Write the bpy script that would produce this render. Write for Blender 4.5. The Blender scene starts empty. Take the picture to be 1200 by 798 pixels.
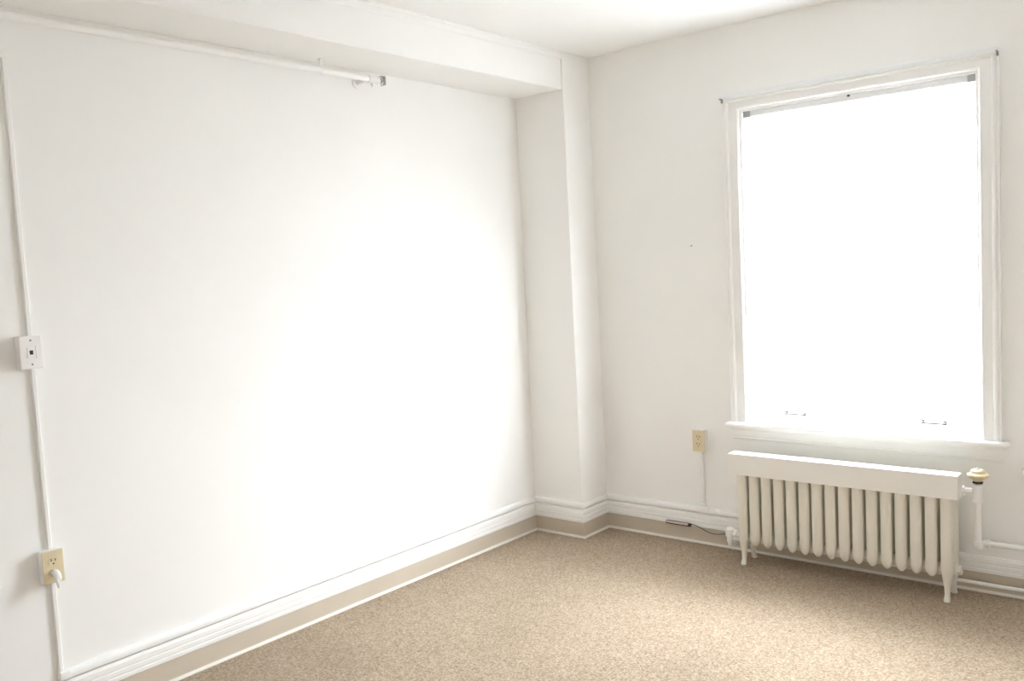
import bpy, bmesh, math, random
from mathutils import Matrix, Vector
random.seed(7)
SC = bpy.context.scene
COL = SC.collection
PI = math.pi

# ------------------------------------------------------------------ camera
CAM = Vector((3.2193, -4.2518, 1.5311))
YAW, PITCH, ROLL, FPX = 0.695, -0.0795, -0.0514, 1037.5
def make_camera():
    f = Vector((-math.sin(YAW)*math.cos(PITCH), math.cos(YAW)*math.cos(PITCH), math.sin(PITCH)))
    r0 = Vector((math.cos(YAW), math.sin(YAW), 0)); u0 = r0.cross(f)
    r = math.cos(ROLL)*r0 + math.sin(ROLL)*u0
    u = -math.sin(ROLL)*r0 + math.cos(ROLL)*u0
    m = Matrix.Identity(4)
    for i in range(3):
        m[i][0], m[i][1], m[i][2], m[i][3] = r[i], u[i], -f[i], CAM[i]
    cd = bpy.data.cameras.new('camera'); cd.sensor_width = 36; cd.sensor_fit = 'HORIZONTAL'
    cd.lens = FPX/1200*36; cd.clip_start = .05
    c = bpy.data.objects.new('camera', cd); c.matrix_world = m
    COL.objects.link(c); SC.camera = c
make_camera()

# ------------------------------------------------------------------ sky, exposure
SKY_STRENGTH = 9.0
w = bpy.data.worlds.new('overcast_sky'); SC.world = w; w.use_nodes = True
bg = w.node_tree.nodes['Background']
bg.inputs['Color'].default_value = (0.93, 0.96, 1.04, 1)
bg.inputs['Strength'].default_value = SKY_STRENGTH
pl = bpy.data.lights.new('window_portal', 'AREA'); pl.shape = 'RECTANGLE'; pl.size = 1.1; pl.size_y = 1.62
pl.cycles.is_portal = True
po = bpy.data.objects.new('window_portal', pl); po.location = (1.785, .18, 1.47); po.rotation_euler = (-PI/2, 0, 0)
COL.objects.link(po)
vs = SC.view_settings
vs.view_transform = 'Standard'; vs.look = 'None'; vs.gamma = 1; vs.use_curve_mapping = False
vs.exposure = 2.72
SC.cycles.use_denoising = True; SC.cycles.use_adaptive_sampling = False
SC.cycles.use_guiding = True; SC.cycles.use_surface_guiding = True; SC.cycles.use_volume_guiding = False
SC.cycles.max_bounces = 14; SC.cycles.diffuse_bounces = 12; SC.cycles.glossy_bounces = 4
SC.cycles.transparent_max_bounces = 16; SC.cycles.sample_clamp_indirect = 0

# ------------------------------------------------------------------ materials
def new_mat(name):
    m = bpy.data.materials.new(name); m.use_nodes = True
    nt = m.node_tree; b = nt.nodes['Principled BSDF']
    return m, nt, b
def paint(name, col, rough=.45, bump=.0, scale=60, var=.0, spec=.5, metal=0, vscale=6):
    m, nt, b = new_mat(name)
    b.inputs['Roughness'].default_value = rough
    b.inputs['Metallic'].default_value = metal
    b.inputs['Specular IOR Level'].default_value = spec
    tc = nt.nodes.new('ShaderNodeTexCoord')
    n = nt.nodes.new('ShaderNodeTexNoise'); n.inputs['Scale'].default_value = vscale; n.inputs['Detail'].default_value = 4
    nt.links.new(tc.outputs['Object'], n.inputs['Vector'])
    r = nt.nodes.new('ShaderNodeValToRGB')
    r.color_ramp.elements[0].position = .3; r.color_ramp.elements[1].position = .7
    r.color_ramp.elements[0].color = tuple(c*(1-var) for c in col)+(1,)
    r.color_ramp.elements[1].color = tuple(min(1, c*(1+var*.4)) for c in col)+(1,)
    nt.links.new(n.outputs['Fac'], r.inputs['Fac']); nt.links.new(r.outputs['Color'], b.inputs['Base Color'])
    if bump:
        n2 = nt.nodes.new('ShaderNodeTexNoise'); n2.inputs['Scale'].default_value = scale; n2.inputs['Detail'].default_value = 5
        nt.links.new(tc.outputs['Object'], n2.inputs['Vector'])
        bp = nt.nodes.new('ShaderNodeBump'); bp.inputs['Strength'].default_value = bump; bp.inputs['Distance'].default_value = .002
        nt.links.new(n2.outputs['Fac'], bp.inputs['Height']); nt.links.new(bp.outputs['Normal'], b.inputs['Normal'])
    return m
M = {}
WALLC = (.915, .910, .896)
M['wall'] = paint('cream_wall_paint', WALLC, .7, .12, 35, .012, .12, vscale=3)
M['ceiling'] = paint('ceiling_paint', (.91, .907, .896), .8, .25, 120, .01, .2)
M['trim'] = paint('trim_gloss_paint', (.90, .896, .882), .38, .05, 40, .012, .5)
M['white'] = paint('white_enamel', (.88, .875, .86), .3, .0, 40, .008)
M['radiator'] = paint('radiator_enamel', (.80, .765, .68), .34, .08, 90, .03)
M['shield'] = paint('shield_enamel', (.86, .845, .81), .35, .02, 60, .01)
M['vinyl'] = paint('tan_vinyl_base', (.585, .515, .42), .45, .05, 80, .04)
M['toe'] = paint('vinyl_toe', (.80, .765, .70), .45, .0, 80, .03)
M['ivory'] = paint('ivory_plastic', (.72, .62, .42), .4, .0, 40, .02)
M['slot'] = paint('dark_slot', (.03, .022, .016), .6)
M['black'] = paint('black_rubber', (.02, .018, .018), .5)
M['grey'] = paint('grey_zinc', (.42, .42, .43), .5)
M['rod'] = paint('rod_enamel', (.86, .875, .90), .3)
M['steel'] = paint('grey_steel', (.35, .35, .35), .35, metal=1)
M['brass'] = paint('sash_lift_metal', (.085, .065, .07), .5)
M['rail'] = paint('blind_rail_enamel', (.86, .865, .88), .4)
M['sprinkler'] = paint('sprinkler_bronze', (.56, .51, .45), .45)
M['wheel'] = paint('cream_handwheel', (.82, .70, .46), .4, .1, 90, .08, vscale=40)
M['sensor_face'] = paint('pinkish_plastic', (.62, .50, .50), .4)
M['sensor_body'] = paint('dark_brown_plastic', (.06, .04, .038), .45)
M['jackplate'] = paint('jack_plate_white', (.86, .84, .83), .35)

def carpet():
    m, nt, b = new_mat('speckled_beige_carpet')
    b.inputs['Roughness'].default_value = .95; b.inputs['Specular IOR Level'].default_value = .15
    b.inputs['Sheen Weight'].default_value = .15
    tc = nt.nodes.new('ShaderNodeTexCoord')
    def noise(scale, det=2):
        n = nt.nodes.new('ShaderNodeTexNoise'); n.inputs['Scale'].default_value = scale; n.inputs['Detail'].default_value = det
        n.inputs['Roughness'].default_value = .65
        nt.links.new(tc.outputs['Object'], n.inputs['Vector']); return n
    a = noise(125, 3)
    r = nt.nodes.new('ShaderNodeValToRGB'); e = r.color_ramp.elements
    e[0].position = .30; e[0].color = (.20, .13, .075, 1)
    e[1].position = .70; e[1].color = (.57, .49, .395, 1)
    for p, c in ((.40, (.31, .222, .143, 1)), (.50, (.41, .315, .218, 1)), (.60, (.475, .385, .287, 1))):
        x = e.new(p); x.color = c
    nt.links.new(a.outputs['Fac'], r.inputs['Fac'])
    big = noise(1.6, 3)
    mx = nt.nodes.new('ShaderNodeMix'); mx.data_type = 'RGBA'; mx.blend_type = 'MULTIPLY'
    rr = nt.nodes.new('ShaderNodeValToRGB')
    rr.color_ramp.elements[0].color = (.9, .89, .88, 1); rr.color_ramp.elements[1].color = (1, 1, 1, 1)
    rr.color_ramp.elements[0].position = .35; rr.color_ramp.elements[1].position = .6
    nt.links.new(big.outputs['Fac'], rr.inputs['Fac'])
    mx.inputs[0].default_value = 1
    nt.links.new(r.outputs['Color'], mx.inputs[6]); nt.links.new(rr.outputs['Color'], mx.inputs[7])
    nt.links.new(mx.outputs[2], b.inputs['Base Color'])
    bp = nt.nodes.new('ShaderNodeBump'); bp.inputs['Strength'].default_value = .7; bp.inputs['Distance'].default_value = .006
    f = noise(200, 3)
    nt.links.new(f.outputs['Fac'], bp.inputs['Height']); nt.links.new(bp.outputs['Normal'], b.inputs['Normal'])
    return m
M['carpet'] = carpet()
def glass():
    m = bpy.data.materials.new('window_glass'); m.use_nodes = True; nt = m.node_tree; nt.nodes.clear()
    o = nt.nodes.new('ShaderNodeOutputMaterial'); mix = nt.nodes.new('ShaderNodeMixShader')
    t = nt.nodes.new('ShaderNodeBsdfTransparent'); t.inputs['Color'].default_value = (.96, .98, .97, 1)
    g = nt.nodes.new('ShaderNodeBsdfGlossy'); g.inputs['Roughness'].default_value = .02
    mix.inputs[0].default_value = .04
    nt.links.new(t.outputs[0], mix.inputs[1]); nt.links.new(g.outputs[0], mix.inputs[2])
    nt.links.new(mix.outputs[0], o.inputs['Surface']); return m
M['glass'] = glass()
def slatmat():
    m = bpy.data.materials.new('blind_vinyl'); m.use_nodes = True; nt = m.node_tree; nt.nodes.clear()
    o = nt.nodes.new('ShaderNodeOutputMaterial'); mix = nt.nodes.new('ShaderNodeMixShader'); mix.inputs[0].default_value = .5
    d = nt.nodes.new('ShaderNodeBsdfDiffuse'); d.inputs['Color'].default_value = (.94, .94, .94, 1)
    t = nt.nodes.new('ShaderNodeBsdfTranslucent'); t.inputs['Color'].default_value = (.94, .94, .94, 1)
    nt.links.new(d.outputs[0], mix.inputs[1]); nt.links.new(t.outputs[0], mix.inputs[2])
    nt.links.new(mix.outputs[0], o.inputs['Surface']); return m
M['slat'] = slatmat()

# ------------------------------------------------------------------ mesh helpers
WLOC = {}
def fin(name, bm, mat, parent=None, smooth=False, base=False):
    """link a bmesh (in world coordinates) as one object whose origin is its own centre"""
    bmesh.ops.recalc_face_normals(bm, faces=bm.faces)
    xs = [v.co.x for v in bm.verts]; ys = [v.co.y for v in bm.verts]; zs = [v.co.z for v in bm.verts]
    c = Vector(((min(xs)+max(xs))/2, (min(ys)+max(ys))/2, min(zs) if base else (min(zs)+max(zs))/2))
    bmesh.ops.translate(bm, verts=bm.verts, vec=-c)
    me = bpy.data.meshes.new(name); bm.to_mesh(me); bm.free()
    if smooth:
        for p in me.polygons: p.use_smooth = True
        me.set_sharp_from_angle(angle=math.radians(35))
    me.materials.append(M[mat] if isinstance(mat, str) else mat)
    o = bpy.data.objects.new(name, me); COL.objects.link(o)
    o.location = c - (WLOC[parent] if parent else Vector((0, 0, 0)))
    if parent: o.parent = parent
    WLOC[o] = c
    return o
def empty(name, loc):
    o = bpy.data.objects.new(name, None); o.empty_display_size = .05; COL.objects.link(o)
    o.location = loc; WLOC[o] = Vector(loc); return o
def tag(o, label=None, cat=None, group=None, kind=None):
    if label: o['label'] = label
    if cat: o['category'] = cat
    if group: o['group'] = group
    if kind: o['kind'] = kind
    return o
def BM(): return bmesh.new()
def box(bm, x0, x1, y0, y1, z0, z1, bev=0, seg=2):
    r = bmesh.ops.create_cube(bm, size=1)
    vs = r['verts']
    for v in vs:
        v.co = Vector(((x0+x1)/2+v.co.x*(x1-x0), (y0+y1)/2+v.co.y*(y1-y0), (z0+z1)/2+v.co.z*(z1-z0)))
    if bev:
        ed = list({e for v in vs for e in v.link_edges})
        bmesh.ops.bevel(bm, geom=ed, offset=bev, segments=seg, affect='EDGES', profile=.5)
    return bm
def frame(d):
    d = d.normalized(); a = Vector((0, 0, 1)) if abs(d.z) < .9 else Vector((1, 0, 0))
    u = d.cross(a).normalized(); return u, d.cross(u).normalized()
def rings(bm, rs, cap=True):
    vv = [[bm.verts.new(p) for p in r] for r in rs]
    n = len(vv[0])
    for a, b in zip(vv, vv[1:]):
        for i in range(n):
            bm.faces.new((a[i], a[(i+1) % n], b[(i+1) % n], b[i]))
    if cap:
        bm.faces.new(vv[0]); bm.faces.new(vv[-1])
    return bm
def tube(bm, pts, r, n=14):
    pts = [Vector(p) for p in pts]; out = []
    u = None
    for i, p in enumerate(pts):
        d = (pts[min(i+1, len(pts)-1)]-pts[max(i-1, 0)]).normalized()
        if u is None: u, _ = frame(d)
        u = (u - d*u.dot(d)).normalized(); v = d.cross(u)
        rr = r[i] if isinstance(r, (list, tuple)) else r
        out.append([p+rr*(math.cos(2*PI*k/n)*u+math.sin(2*PI*k/n)*v) for k in range(n)])
    return rings(bm, out)
def lathe(bm, org, axis, prof, n=20, k=None):
    """prof = [(distance along axis, radius)]; k = number of scallops"""
    org = Vector(org); ax = Vector(axis).normalized(); u, v = frame(ax); out = []
    for h, r in prof:
        ring = []
        for i in range(n):
            t = 2*PI*i/n; q = r*(1+(k[1]*math.cos(k[0]*t) if k else 0))
            ring.append(org+ax*h+q*(math.cos(t)*u+math.sin(t)*v))
        out.append(ring)
    return rings(bm, out)
def bend(a, b, c, r, n=6):
    """points of a rounded corner at b between a and c"""
    a, b, c = Vector(a), Vector(b), Vector(c)
    p, q = b+(a-b).normalized()*r, b+(c-b).normalized()*r
    return [(1-t)**2*p+2*t*(1-t)*b+t*t*q for t in [i/n for i in range(n+1)]]
def sweep(bm, prof, A, B, N, O, mA=(0, 0), mB=(0, 0)):
    """prism of profile prof=[(a,b)] from A to B; a along N, b along O; mA, mB shear its ends (mitres)"""
    A, B, N, O = Vector(A), Vector(B), Vector(N), Vector(O); T = (B-A).normalized()
    r0 = [A+N*a+O*b+T*(mA[0]*a+mA[1]*b) for a, b in prof]
    r1 = [B+N*a+O*b+T*(mB[0]*a+mB[1]*b) for a, b in prof]
    return rings(bm, [r0, r1])

# ------------------------------------------------------------------ room shell
H = 2.7; XR = 3.95; YB = -5.6; TH = .165
CW, CD = .3386, .2524          # pilaster width (x) and depth (y)
ZB, XB = 2.4968, .3308         # beam underside and face
OX0, OX1, OZ0, OZ1 = 1.2374, 2.3319, .668, 2.2766   # window opening
def S(o): return tag(o, kind='structure')
S(tag(fin('floor', box(BM(), -TH, XR+TH, YB-TH, TH, -.15, 0), 'carpet'), 'beige speckled wall-to-wall carpet'))
S(tag(fin('ceiling', box(BM(), -TH, XR+TH, YB-TH, TH, H, H+.15), 'ceiling'), 'plain off-white plaster ceiling'))
S(tag(fin('wall_left', box(BM(), -TH, 0, YB, 0, 0, H), 'wall'), 'long blank cream wall beside the window wall'))
S(fin('wall_right', box(BM(), XR, XR+TH, YB, 0, 0, H), 'wall'))
S(fin('wall_back', box(BM(), -TH, XR+TH, YB-TH, YB, 0, H), 'wall'))
def grid_wall():
    bm = BM()
    xs = [-TH, OX0, OX1, XR+TH]; zs = [0, OZ0, OZ1, H]
    V = {}
    for k, y in enumerate((0, TH)):
        for i, x in enumerate(xs):
            for j, z in enumerate(zs): V[i, j, k] = bm.verts.new((x, y, z))
    for k in (0, 1):
        for i in range(3):
            for j in range(3):
                if (i, j) != (1, 1): bm.faces.new((V[i, j, k], V[i+1, j, k], V[i+1, j+1, k], V[i, j+1, k]))
    def q(a, b): bm.faces.new((V[a+(0,)], V[b+(0,)], V[b+(1,)], V[a+(1,)]))
    for a, b in (((1, 1), (2, 1)), ((2, 1), (2, 2)), ((2, 2), (1, 2)), ((1, 2), (1, 1))): q(a, b)
    for i in range(3): q((i, 0), (i+1, 0)); q((i, 3), (i+1, 3)); q((0, i), (0, i+1)); q((3, i), (3, i+1))
    return bm
S(tag(fin('wall_window', grid_wall(), 'wall'), 'cream wall with the large bright window'))
S(tag(fin('wall_pilaster', box(BM(), 0, CW, -CD, 0, 0, H, .004), 'wall'), 'square cream pilaster boxed out in the corner'))
S(tag(fin('ceiling_beam', box(BM(), 0, XB, YB, -CD, ZB, H, .004), 'wall'), 'boxed cream beam under the ceiling along the blank wall'))
S(tag(fin('ground_outside', box(BM(), -60, 64, TH+.4, 90, -7.3, -7), paint('grey_pavement', (.22, .22, .22), .9, 0, 10, .1)), 'grey pavement below the window outside'))
# narrow crown strip along the beam and pilaster
bm = sweep(BM(), [(0, 0), (.008, 0), (.010, .012), (.006, .016), (.005, .040), (0, .044)], (XB, YB, H), (XB, -CD, H), (1, 0, 0), (0, 0, -1))
S(tag(fin('trim_1', bm, 'trim'), 'thin painted crown strip along the top of the beam'))
bm = sweep(BM(), [(0, 0), (.003, 0), (.003, .006), (0, .008)], (CW, 0, H), (XR, 0, H), (0, -1, 0), (0, 0, -1))
S(fin('trim_2', bm, 'trim'))

# baseboards: wood moulding over a tan vinyl cove base with a paler toe
MOULD = [(0, .088), (.016, .088), (.018, .092), (.018, .104), (.0155, .106), (.0155, .109), (.018, .112),
         (.018, .126), (.0155, .129), (.0155, .131), (.0175, .134), (.0165, .150), (.012, .156), (.009, .161), (0, .1615)]
VINYL = [(0, .009), (.0165, .009), (.0145, .016), (.0145, .0895), (0, .0895)]
TOE = [(0, 0), (.024, 0), (.024, .004), (.0185, .0095), (.0165, .0115), (0, .0115)]
def baseboard(name, A, B, N, mA, mB, label):
    o = fin(name, sweep(BM(), MOULD, A, B, N, (0, 0, 1), (mA, 0), (mB, 0)), 'trim')
    S(tag(o, label))
    fin('cove_base', sweep(BM(), VINYL, A, B, N, (0, 0, 1), (mA, 0), (mB, 0)), 'vinyl', o)
    fin('cove_toe', sweep(BM(), TOE, A, B, N, (0, 0, 1), (mA, 0), (mB, 0)), 'toe', o)
baseboard('baseboard_left', (0, YB, 0), (0, -CD, 0), (1, 0, 0), 1, -1, 'cream moulded baseboard over tan vinyl along the blank wall')
baseboard('baseboard_pilaster_front', (0, -CD, 0), (CW, -CD, 0), (0, -1, 0), 1, 1, 'baseboard on the pilaster face towards the room')
baseboard('baseboard_pilaster_side', (CW, -CD, 0), (CW, 0, 0), (1, 0, 0), -1, -1, 'short baseboard on the side of the pilaster')
baseboard('baseboard_window', (CW, 0, 0), (XR, 0, 0), (0, -1, 0), 1, -1, 'baseboard under the window behind the radiator')
baseboard('baseboard_right', (XR, 0, 0), (XR, YB, 0), (-1, 0, 0), 1, -1, 'baseboard of the wall beyond the window')
baseboard('baseboard_back', (XR, YB, 0), (0, YB, 0), (0, 1, 0), 1, -1, 'baseboard of the wall facing the window')

# ------------------------------------------------------------------ window
W1 = empty('window_1', (1.785, 0, .66)); S(tag(W1, 'tall double-hung window with wide white casing, sill and apron'))
CX0, CX1, CZ0, CZ1 = 1.1527, 2.4123, .684, 2.3396
CAS = [(0, 0), (0, .014), (.006, .018), (.012, .0145), (.050, .0165), (.056, .024), (.0635, .026), (.070, .022), (.072, .018), (.0815, .024), (.0845, .024), (.0845, 0)]
# profile a runs from the opening outwards
def casing(name, A, B, N, mA, mB, width):
    s = width/.0845
    fin(name, sweep(BM(), [(a*s, b) for a, b in CAS], A, B, N, (0, -1, 0), (mA, 0), (mB, 0)), 'trim', W1)
wl, wr, wt = OX0-CX0, CX1-OX1, CZ1-OZ1
casing('casing_side', (OX0, 0, CZ0), (OX0, 0, OZ1), (-1, 0, 0), 0, wt/wl, wl)
casing('casing_side', (OX1, 0, CZ0), (OX1, 0, OZ1), (1, 0, 0), 0, wt/wr, wr)
casing('casing_head', (OX0, 0, OZ1), (OX1, 0, OZ1), (0, 0, 1), -wl/wt, wr/wt, wt)
# stool and apron
bm = box(BM(), 1.134, 2.444, -.062, .0, .662, .6845, .0085, 4)
box(bm, OX0, OX1, -.01, .066, .662, .6845)
fin('window_stool', bm, 'trim', W1, True)
APR = [(0, .590), (.006, .590), (.012, .596), (.013, .602), (.009, .606), (.011, .612), (.013, .640), (.020, .650), (.022, .662), (0, .662)]
fin('window_apron', sweep(BM(), APR, (1.163, 0, 0), (2.412, 0, 0), (0, -1, 0), (0, 0, 1), (-.6, 0), (.6, 0)), 'trim', W1)
# jamb lining
fin('jamb', box(BM(), OX0-.0005, OX0+.014, 0, TH, .684, OZ1), 'white', W1)
fin('jamb', box(BM(), OX1-.014, OX1+.0005, 0, TH, .684, OZ1), 'white', W1)
fin('head_jamb', box(BM(), OX0+.014, OX1-.014, 0, TH, OZ1-.012, OZ1+.0005), 'white', W1)
fin('outer_sill', box(BM(), OX0, OX1, .066, TH+.05, .655, .690), 'white', W1)
for xa, xb in ((OX0+.014, OX0+.026), (OX1-.026, OX1-.014)):
    fin('stop_bead', box(BM(), xa, xb, .052, .066, .6845, OZ1-.012, .002), 'white', W1)
def sash(name, y0, y1, z0, z1, bot, top):
    x0, x1, st = OX0+.015, OX1-.015, .048
    bm = BM()
    box(bm, x0, x0+st, y0, y1, z0, z1, .002); box(bm, x1-st, x1, y0, y1, z0, z1, .002)
    box(bm, x0+st, x1-st, y0, y1, z0, z0+bot, .002); box(bm, x0+st, x1-st, y0, y1, z1-top, z1, .002)
    o = fin(name, bm, 'white', W1)
    ym = (y0+y1)/2
    fin('pane', box(BM(), x0+st-.004, x1-st+.004, ym-.0015, ym+.0015, z0+bot-.004, z1-top+.004), 'glass', o)
    return o
lower = sash('lower_sash', .068, .103, .691, 1.50, .085, .035)
sash('upper_sash', .108, .143, 1.465, 2.263, .035, .05)
for xc in (1.465, 2.117):
    bm = BM(); z = .7335
    for s in (-1, 1):
        box(bm, xc+s*.047-.008, xc+s*.047+.008, .062, .0685, z-.010, z+.010, .003)
        tube(bm, [(xc+s*.047, .066, z), (xc+s*.047, .046, z-.002)], .0045, 10)
    tube(bm, [(xc-.050, .046, z-.002), (xc+.050, .046, z-.002)], .0034, 10)
    o = fin('sash_lift', bm, 'brass', lower, True); o['label'] = 'metal bar lift handle'
fin('sash_lock', box(box(BM(), 1.765, 1.805, .07, .098, 1.50, 1.512, .003), 1.775, 1.80, .06, .085, 1.51, 1.518, .003), 'brass', lower)

# venetian blind
BL = empty('venetian_blind', (1.777, .035, 2.26))
tag(BL, 'white mini blind lowered with open slats inside the window frame', 'window blind')
bx0, bx1 = 1.2560, 2.3130
fin('headrail', box(BM(), bx0, bx1, .018, .046, 2.236, 2.2635, .0025), 'rail', BL)
for xa, xb in ((bx0-.003, bx0+.034), (bx1-.030, bx1+.003)):
    o = fin('end_bracket', box(box(BM(), xa, xb, .0145, .018, 2.233, 2.2645, .001), xa, xb, .0145, .05, 2.2635, 2.2648), 'grey', BL)
fin('middle_bracket', box(BM(), 1.772, 1.784, .014, .0185, 2.255, 2.2648, .001), 'brass', BL)
fin('bottom_rail', box(BM(), bx0+.006, bx1-.010, .022, .044, .751, .7615, .0025), 'rail', BL)
NS = 68; zt, zb_ = 2.224, .776
bm = BM(); prof = []
for i in range(7):
    t = -1+2*i/6; prof.append((t*.0125, .0022*(1-t*t)))
prof += [(a, b-.0003) for a, b in reversed(prof)]
tl = math.radians(45)      # slats tilted part open, room edge down
sweep(bm, prof, (bx0+.006, .033, zt), (bx1-.010, .033, zt), (0, math.cos(tl), math.sin(tl)), (0, -math.sin(tl), math.cos(tl)))
slat0 = fin('slat', bm, 'slat', BL, True)
for i in range(1, NS):
    c = slat0.copy(); COL.objects.link(c); c.parent = BL
    c.location = slat0.location + Vector((0, 0, -(zt-zb_)*i/(NS-1)))
for xc in (bx0+.13, 1.783, bx1-.13):
    bm = BM()
    for yy in (.0195, .0465): tube(bm, [(xc, yy, 2.236), (xc, yy, .755)], .0007, 5)
    fin('ladder_cord', bm, 'white', BL)
fin('tilt_wand', tube(tube(BM(), [(1.304, .008, 2.225), (1.300, .006, 1.48)], .0042, 8), [(1.304, .018, 2.245), (1.304, .008, 2.225)], .002, 6), 'rail', BL, True)
fin('lift_cord', tube(BM(), [(2.262, .012, 2.236), (2.262, .010, 1.55)], .0012, 6), 'white', BL)

# curtain rod over the casing
CR = empty('curtain_rod', (1.787, -.03, 2.342)); tag(CR, 'thin white curtain rod across the top of the window casing', 'curtain rod')
rp = [(1.157, -.022, 2.343)]+bend((1.157, -.022, 2.343), (1.157, -.052, 2.343), (1.3, -.052, 2.343), .014)+bend((1.3, -.052, 2.343), (2.410, -.052, 2.343), (2.410, -.022, 2.343), .014)+[(2.410, -.022, 2.343)]
bm = BM(); out = []
for i, p in enumerate(rp):
    p = Vector(p); d = (Vector(rp[min(i+1, len(rp)-1)])-Vector(rp[max(i-1, 0)])).normalized(); s = d.cross(Vector((0, 0, 1)))
    out.append([p+s*(.0035*math.cos(t*PI/5))+Vector((0, 0, .0085*math.sin(t*PI/5))) for t in range(10)])
fin('rod', rings(bm, out), 'rod', CR, True)
for xc in (1.1585, 2.4075):
    o = fin('rod_bracket', box(box(BM(), xc-.004, xc+.004, -.03, -.020, 2.316, 2.336, .001), xc-.004, xc+.004, -.050, -.024, 2.332, 2.336), 'steel', CR)

# ------------------------------------------------------------------ surface wiring
def raceway(loc, label): return tag(empty('cable_raceway', loc), label, 'raceway')
RW = [(0, .168), (.015, .168), (.0185, .1715), (.0195, .178), (.0185, .189), (.014, .196), (.008, .1985), (0, .1985)]
YR = -2.979; xd = .9685
sweepN = lambda A, B, N, mA, mB: sweep(BM(), RW, A, B, N, (0, 0, 1), (mA, 0), (mB, 0))
VP = [(-.008, 0), (-.008, .009), (-.005, .0125), (.005, .0125), (.008, .009), (.008, 0)]
def drop_left(z0, z1): return sweep(BM(), VP, (0, YR, z0), (0, YR, z1), (0, 1, 0), (1, 0, 0))
RC = raceway((.01, YR, .168), 'white metal raceway along the blank wall and up past the phone jack')
fin('channel', sweepN((0, YR, 0), (0, -CD, 0), (1, 0, 0), 0, -1), 'trim', RC, True)
fin('riser', drop_left(.196, .529), 'trim', RC, True)
fin('riser', drop_left(.644, 1.279), 'trim', RC, True)
fin('riser', drop_left(1.392, 2.332), 'trim', RC, True)
fin('elbow', box(BM(), 0, .0205, YR-.010, YR+.03, .167, .2, .005, 3), 'trim', RC, True)
fin('elbow', box(BM(), 0, .015, YR-.02, YR+.0095, 2.322, 2.343, .004, 3), 'trim', RC, True)
fin('channel', sweep(BM(), VP, (0, YR-.015, 2.333), (0, YB+.002, 2.333), (0, 0, 1), (1, 0, 0)), 'trim', RC, True)
RC = raceway((CW/2, -CD, .168), 'short raceway above the baseboard on the pilaster front')
fin('channel', sweepN((0, -CD, 0), (CW, -CD, 0), (0, -1, 0), 1, 1), 'trim', RC, True)
RC = raceway((CW, -CD/2, .168), 'short raceway above the baseboard on the pilaster side')
fin('channel', sweepN((CW, -CD, 0), (CW, 0, 0), (1, 0, 0), -1, -1), 'trim', RC, True)
RC = raceway((xd, -.01, .168), 'white raceway with a tee fitting rising to the outlet beside the radiator')
fin('channel', sweepN((CW, 0, 0), (1.62, 0, 0), (0, -1, 0), 1, 0), 'trim', RC, True)
fin('riser', sweep(BM(), [(a*1.25, b) for a, b in VP], (xd, 0, .19), (xd, 0, .511), (1, 0, 0), (0, -1, 0)), 'trim', RC, True)
bm = box(BM(), xd-.045, xd+.040, -.0225, 0, .1665, .2015, .006, 3); box(bm, xd-.016, xd+.016, -.018, 0, .19, .222, .005, 3)
fin('tee_fitting', bm, 'trim', RC, True)

def local_box(bm, P, T, N, a0, a1, b0, b1, z0, z1, bev=0):
    """box with a along wall tangent T, b along wall normal N, z about point P"""
    n0 = len(bm.verts)
    r = box(BM(), a0, a1, b0, b1, z0, z1, bev)
    me = bpy.data.meshes.new('t'); r.to_mesh(me); r.free()
    Mx = Matrix((tuple((T.x, N.x, 0, P.x)), (T.y, N.y, 0, P.y), (0, 0, 1, P.z), (0, 0, 0, 1)))
    me.transform(Mx); bm.from_mesh(me); bpy.data.meshes.remove(me)
    return bm
def outlet(P, T, N, label, box_mat='trim'):
    P, T, N = Vector(P), Vector(T), Vector(N)
    root = empty('power_outlet', P); tag(root, label, 'power outlet')
    L = lambda *a: local_box(BM(), P, T, N, *a)
    fin('back_box', L(-.034, .034, 0, .036, -.057, .057, .003), box_mat, root)
    pl = fin('cover_plate', L(-.035, .035, .036, .0415, -.0575, .0575, .002), 'ivory', root)
    for s in (1, -1):
        bm = BM(); zc = s*.0195; pts = []
        for i in range(24):
            t = 2*PI*i/24; pts.append((.0172*math.cos(t), zc+max(-.0142, min(.0142, .0172*math.sin(t)))))
        rings(bm, [[P+T*a+N*b+Vector((0, 0, z)) for a, z in pts] for b in (.0405, .0432)])
        r = fin('receptacle', bm, 'ivory', root)
        bm = BM()
        local_box(bm, P, T, N, -.0085, -.0055, .043, .0436, zc+.001, zc+.0105)
        local_box(bm, P, T, N, .0055, .0085, .043, .0436, zc+.0015, zc+.009)
        lathe(bm, P+N*.043+Vector((0, 0, zc-.0075)), N, [(0, .0028), (.0006, .0028)], 10)
        fin('slots', bm, 'slot', r)
    fin('screw', lathe(BM(), P+N*.0412, N, [(0, .0034), (.0014, .003), (.0017, .001)], 12), 'ivory', pl)
    return root
outlet((.969, 0, .5685), (1, 0, 0), (0, -1, 0), 'ivory duplex outlet on a surface box beside the radiator')
PL = Vector((0, -2.985, .5865))
outlet(PL, (0, 1, 0), (1, 0, 0), 'ivory duplex outlet with a white plug on the blank wall')
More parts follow.
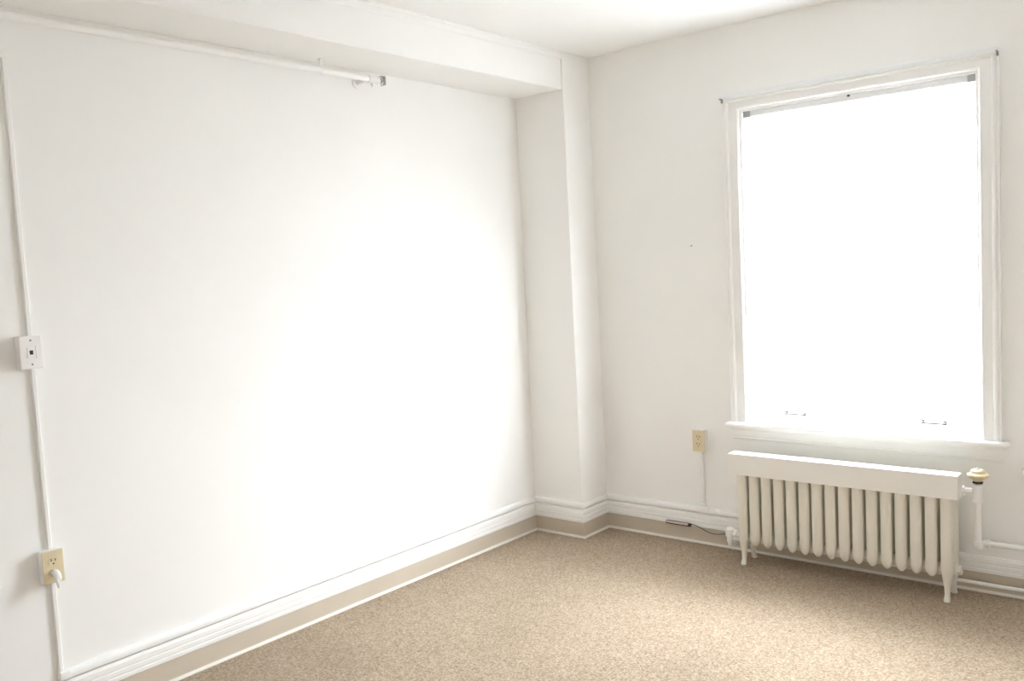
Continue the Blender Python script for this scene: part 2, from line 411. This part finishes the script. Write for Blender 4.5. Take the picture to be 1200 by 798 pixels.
# plug in the lower receptacle
PG = empty('wall_plug', (.0435, -2.984, .556)); tag(PG, 'small white tapered plug pushed into the lower ivory outlet', 'plug')
bm = BM()
rs = []
for h, hw, zc, hh in ((.0, .013, .566, .012), (.010, .0135, .564, .0135), (.020, .013, .558, .0155), (.027, .011, .550, .015), (.031, .007, .545, .010)):
    rs.append([Vector((.0434+h, -2.984+hw*math.cos(2*PI*i/14), zc+hh*math.sin(2*PI*i/14))) for i in range(14)])
fin('plug_body', rings(bm, rs), 'white', PG, True)
fin('cord_grip', tube(BM(), [(.062, -2.984, .556), (.064, -2.983, .540), (.0635, -2.982, .524), (.060, -2.981, .514)], [.0095, .0085, .0065, .004], 12), 'white', PG, True)

# phone jack box
PJ = Vector((0, -2.9915, 1.3355)); T, N = Vector((0, 1, 0)), Vector((1, 0, 0))
J = empty('phone_jack', PJ); tag(J, 'white phone jack box on the riser above the plugged outlet', 'phone jack')
L = lambda *a: local_box(BM(), PJ, T, N, *a)
fin('back_box', L(-.0355, .0355, 0, .034, -.0555, .0555, .003), 'jackplate', J)
cp = fin('cover_plate', L(-.0365, .0365, .034, .0405, -.0565, .0565, .0025), 'jackplate', J)
for s in (1, -1):
    fin('screw', lathe(BM(), PJ+N*.0402+Vector((0, .001, s*.041)), N, [(0, .0036), (.0016, .003), (.0018, .001)], 12), 'steel', cp)
jk = fin('jack_insert', L(-.013, .013, .040, .0425, -.017, .017, .001), 'white', J)
fin('socket', L(-.0055, .0055, .0423, .0432, -.0075, .0065), 'slot', jk)
fin('insert_rib', L(.015, .018, .040, .0435, -.022, .022, .001), 'white', J)
fin('insert_rib', L(-.012, .012, .0425, .0436, -.0165, -.0135), 'white', jk)

# ------------------------------------------------------------------ sprinkler pipe
SP = empty('sprinkler_pipe', (.075, -1.35, 2.447)); tag(SP, 'white sprinkler pipe under the beam ending in a sidewall head', 'pipe')
px, pz = .075, 2.447
fin('pipe', tube(BM(), [(px, YB, pz), (px, -3.2, pz), (px, -1.385, pz)], .0136, 18), 'trim', SP, True)
bm = lathe(BM(), (px, -1.425, pz), (0, 1, 0), [(0, .0138), (.002, .0185), (.010, .0195), (.012, .0175), (.045, .0175), (.047, .0195), (.055, .0195), (.058, .012)], 20)
fin('coupling', bm, 'trim', SP, True)
# wall anchor: arm and flange beside the coupling
bm = lathe(BM(), (0, -1.43, pz-.008), (1, 0, 0), [(0, .026), (.005, .026), (.008, .012), (.06, .010)], 18)
fin('wall_flange', bm, 'trim', SP, True)
hd = fin('sprinkler_head', lathe(BM(), (px, -1.37, pz), (0, 1, 0), [(0, .012), (.004, .015), (.010, .015), (.012, .009), (.018, .008)], 6), 'white', SP)
bm = BM()
for s in (1, -1):
    tube(bm, [(px, -1.358, pz+s*.007), (px, -1.350, pz+s*.017), (px, -1.338, pz+s*.017), (px, -1.330, pz+s*.006)], .003, 8)
fin('frame_arms', bm, 'trim', hd, True)
bm = box(BM(), px-.018, px+.018, -1.331, -1.3285, pz-.020, pz+.018, .001); box(bm, px-.018, px+.018, -1.352, -1.3285, pz+.0175, pz+.020)
fin('deflector', bm, 'sprinkler', hd)
fin('drain_plug', lathe(BM(), (px, -1.395, pz-.014), (0, 0, -1), [(0, .009), (.014, .009), (.015, .006), (.021, .006)], 12), 'trim', SP, True)
# hanger strap from the soffit
yh = -1.69
bm = lathe(BM(), (px, yh-.007, pz), (0, 1, 0), [(0, .0155), (.014, .0155)], 20)
box(bm, px-.003, px+.003, yh-.006, yh+.006, pz+.012, ZB, .001); box(bm, px-.012, px+.012, yh-.012, yh+.012, ZB-.004, ZB, .001)
fin('hanger', bm, 'white', SP, True)

# ------------------------------------------------------------------ radiator
NSEC = 16; RX0, DX = 1.290, .0628
RY = (-.2, -.148, -.096)
RD = empty('radiator', (RX0+DX*7.5, -.148, 0)); tag(RD, 'cream cast-iron radiator of slim upright sections below the window', 'radiator')
def ell(x, y, z, a, b, n=16, p=2.4):
    out = []
    for i in range(n):
        t = 2*PI*i/n; c, s = math.cos(t), math.sin(t)
        out.append(Vector((x+a*math.copysign(abs(c)**(2/p), c), y+b*math.copysign(abs(s)**(2/p), s), z)))
    return out
def col(bm, x, y, a, b, zb=.100, p=2.4):
    prof = [(zb, .18), (zb+.004, .42), (zb+.012, .68), (zb+.024, .88), (zb+.036, .97), (zb+.05, 1), (.50, 1), (.520, .95), (.532, .75), (.538, .4)]
    return rings(bm, [ell(x, y, z, a*q, b*min(1, q*1.05), 20, p) for z, q in prof])
def section(x, end):
    bm = BM()
    col(bm, x, RY[0]-.004, .0250, .0180)
    if end:   # end castings are painted all round and closed with a flat web
        for y in RY[1:]: col(bm, x, y, .0225, .0225)
        box(bm, x-.014, x+.014, RY[0], RY[2]+.010, .112, .527, .005)
    lathe(bm, (x-DX/2, -.166, .131), (1, 0, 0), [(0, .029), (DX, .029)], 18)
    o = fin('end_section' if end else 'section', bm, 'radiator', RD, True)
    if end:
        for y, q in ((RY[0]-.003, 1), (RY[2], -1)): fin('leg', leg(x, y, q), 'radiator', o, True)
        fin('hub', lathe(BM(), (x-.026, -.130, .480), (1, 0, 0), [(0, .026), (.052, .026)], 14), 'radiator', o, True)
    else:
        bm = BM()
        for y in RY[1:]: col(bm, x, y, .0240, .0255, .105, 3)
        for z0, z1 in ((.114, .150), (.492, .530)): box(bm, x-.015, x+.015, RY[0], RY[2], z0, z1, .005)
        lathe(bm, (x-DX/2, -.150, .508), (1, 0, 0), [(0, .024), (DX, .024)], 14)
        fin('rear_columns', bm, 'radiator', o, True)
    return o
def leg(x, y, s):
    bm = BM()
    prof = [(.150, .0225, 0), (.115, .0215, 0), (.085, .0165, .001), (.055, .0128, .001), (.030, .0112, .0), (.018, .0120, -.004), (.009, .0140, -.008), (.002, .0140, -.010), (0, .0120, -.010)]
    return rings(bm, [ell(x, y+s*dy, z, r, min(r, .0185), 16, 2.2) for z, r, dy in prof])
section(RX0, True)
sec0 = section(RX0+DX, False)
for i in range(2, NSEC-1):
    c = sec0.copy(); COL.objects.link(c); c.parent = RD; c.location = sec0.location+Vector((DX*(i-1), 0, 0))
    for ch in list(sec0.children):
        d = ch.copy(); COL.objects.link(d); d.parent = c
section(RX0+DX*(NSEC-1), True)
xe = RX0+DX*(NSEC-1)
fin('hub_plug', lathe(BM(), (xe+.026, -.158, .130), (1, 0, 0), [(0, .028), (.008, .028), (.010, .020), (.022, .019), (.024, .014)], 8), 'radiator', RD)

# sheet-metal shield hung over the front of the radiator top
sx0, sx1, sy0, sy1, sz0, sz1 = 1.236, 2.286, -.243, -.168, .462, .5655
SH = empty('radiator_shield', ((sx0+sx1)/2, (sy0+sy1)/2, sz0)); tag(SH, 'white sheet-metal shield box covering the upper front of the radiator', 'radiator cover')
th = .003
fin('front_panel', box(BM(), sx0, sx1, sy0, sy0+th, sz0, sz1, .001), 'shield', SH)
fin('top_panel', box(BM(), sx0+.0005, sx1-.0005, sy0+th, sy1, sz1-th, sz1, .001), 'shield', SH)
fin('end_panel', box(BM(), sx0, sx0+th, sy0+th, sy1, sz0, sz1-th), 'shield', SH)
fin('end_panel', box(BM(), sx1-th, sx1, sy0+th, sy1, sz0, sz1-th), 'shield', SH)
for k in (2, 7, 13):
    xb = RX0+DX*k
    fin('bracket', box(BM(), xb-.008, xb+.008, -.205, -.172, .5375, sz1-th), 'shield', SH)

# steam valve and supply pipe at the window's far end
VX, VY = 2.340, -.130
SV = empty('steam_supply_pipe', (VX, VY, .238)); tag(SV, 'white steam pipe with cream handwheel valve beside the radiator shield', 'steam valve')
fin('union', lathe(BM(), (xe+.028, VY, .480), (1, 0, 0), [(0, .016), (.012, .016), (.013, .022), (.028, .022), (.029, .015), (.060, .015)], 8), 'trim', SV)
fin('valve_body', lathe(BM(), (VX, VY, .432), (0, 0, 1), [(0, .0165), (.004, .0205), (.016, .0205), (.020, .0185), (.050, .021), (.066, .021), (.072, .0235), (.080, .0235), (.083, .015), (.088, .012)], 18), 'trim', SV, True)
fin('bonnet', lathe(BM(), (VX, VY, .518), (0, 0, 1), [(0, .0215), (.007, .0215), (.010, .014), (.020, .013), (.03, .010)], 6), 'black', SV)
bm = lathe(BM(), (VX, VY, .528), (0, 0, 1), [(-.004, .014), (.004, .020), (.016, .036), (.021, .041), (.027, .0425), (.032, .040), (.034, .029), (.046, .026), (.050, .020), (.051, .010)], 48, (8, .045))
fin('handwheel', bm, 'wheel', SV, True)
fin('wheel_screw', lathe(BM(), (VX, VY, .578), (0, 0, 1), [(0, .007), (.005, .007), (.007, .003)], 10), 'steel', SV)
fin('down_pipe', tube(BM(), [(VX, VY, .435), (VX, VY, .255)], .0135, 16), 'trim', SV, True)
bz = .236
bm = tube(BM(), bend((VX, VY, .3), (VX, VY, bz), (VX, 0, bz), .024), .0195, 16)
lathe(bm, (VX, VY, bz+.020), (0, 0, 1), [(0, .021), (.012, .021)], 16)
lathe(bm, (VX, VY+.018, bz), (0, 1, 0), [(0, .021), (.012, .021)], 16)
fin('pipe_elbow', bm, 'trim', SV, True)
fin('back_pipe', tube(BM(), [(VX, VY+.02, bz), (VX, -.085, bz)], .0135, 16), 'trim', SV, True)
bm = tube(BM(), bend((VX, -.1, bz), (VX, -.058, bz), (2.5, -.058, bz), .022), .018, 16)
lathe(bm, (VX+.020, -.058, bz), (1, 0, 0), [(0, .0205), (.012, .0205)], 16)
fin('pipe_elbow', bm, 'trim', SV, True)
fin('feed_pipe', tube(BM(), [(VX+.02, -.058, bz), (XR-.001, -.058, bz)], .0125, 16), 'trim', SV, True)

RT = empty('return_pipe', (2.2, -.05, .05)); tag(RT, 'thin cream pipe along the baseboard low beside the radiator', 'pipe')
fin('pipe', tube(BM(), [(2.19, -.016, .052)]+bend((2.19, -.016, .052), (2.19, -.058, .052), (2.4, -.058, .052), .022)+[(XR-.001, -.058, .055)], .0078, 14), 'trim', RT, True)

# trap at the other end
TX, TY = 1.192, -.155
TP = empty('radiator_trap', (TX, TY, .05)); tag(TP, 'small white steam trap fitting joined to the radiator beside the sensor cable', 'steam trap')
fin('trap_body', lathe(BM(), (TX, TY, .083), (0, 0, 1), [(0, .012), (.003, .0165), (.030, .0165), (.032, .022), (.040, .0235), (.068, .0235), (.074, .019), (.078, .010)], 18), 'trim', TP, True)
fin('union', lathe(BM(), (TX+.012, TY, .132), (1, 0, 0), [(0, .013), (.014, .013), (.015, .021), (.028, .021), (.029, .015), (.044, .015), (.045, .021), (.052, .021)], 8), 'trim', TP)
fin('lower_lug', lathe(BM(), (TX+.020, TY-.002, .106), (1, .2, -.1), [(0, .011), (.03, .012), (.034, .008)], 12), 'trim', TP, True)
fin('drain_pipe', tube(BM(), [(TX, TY, .09)]+bend((TX, TY, .09), (TX, TY, .064), (TX, -.02, .064), .018)+[(TX, -.016, .064)], .0115, 14), 'trim', TP, True)

# sensor bar with cable on the baseboard
SB = empty('sensor_bar', (.822, -.03, .094)); tag(SB, 'slim dark bar with pinkish face and thin cable on the baseboard', 'sensor')
def bar(bm, y0, y1, z0, z1, x0=.748, x1=.897, b=.0015): return box(bm, x0, x1, y0, y1, z0, z1, b)
fin('bar_body', bar(BM(), -.036, -.0175, .086, .1035), 'sensor_body', SB)
fin('bar_face', bar(BM(), -.0372, -.035, .0925, .1045, .752, .884, .001), 'sensor_face', SB)
cab = [(.895, -.027, .098), (.915, -.026, .0985), (.945, -.0245, .091), (.985, -.024, .075), (1.02, -.024, .0665), (1.06, -.025, .068), (1.10, -.030, .078), (1.135, -.06, .090), (1.17, -.12, .100), (1.182, -.142, .102)]
P = [Vector(c) for c in cab]; pts = []
for i in range(len(P)-1):
    p0, p1, p2, p3 = P[max(i-1, 0)], P[i], P[i+1], P[min(i+2, len(P)-1)]
    for k in range(5):
        t = k/5; pts.append(.5*((2*p1)+(p2-p0)*t+(2*p0-5*p1+4*p2-p3)*t*t+(3*p1-p0-3*p2+p3)*t**3))
pts.append(P[-1])
fin('cable', tube(BM(), pts, .0021, 8), 'sensor_body', SB, True)

# small things on the window wall
NL = fin('nail', lathe(BM(), (.95, 0, 1.6096), (0, -1, 0), [(-.004, .0015), (.006, .0015), (.0062, .0035), (.008, .0032)], 10), 'slot')
tag(NL, 'tiny dark nail in the plaster between pilaster and window', 'nail')
WH = empty('wall_hook', (2.512, 0, .561)); tag(WH, 'small white round knob on the wall beyond the steam valve', 'wall knob')
fin('base_plate', lathe(BM(), (2.512, 0, .561), (0, -1, 0), [(0, .018), (.004, .018), (.006, .010)], 18), 'brass', WH, True)
fin('knob', lathe(BM(), (2.508, -.005, .566), (0, -1, 0), [(0, .008), (.012, .009), (.018, .018), (.028, .021), (.036, .016), (.039, .006)], 18), 'white', WH, True)
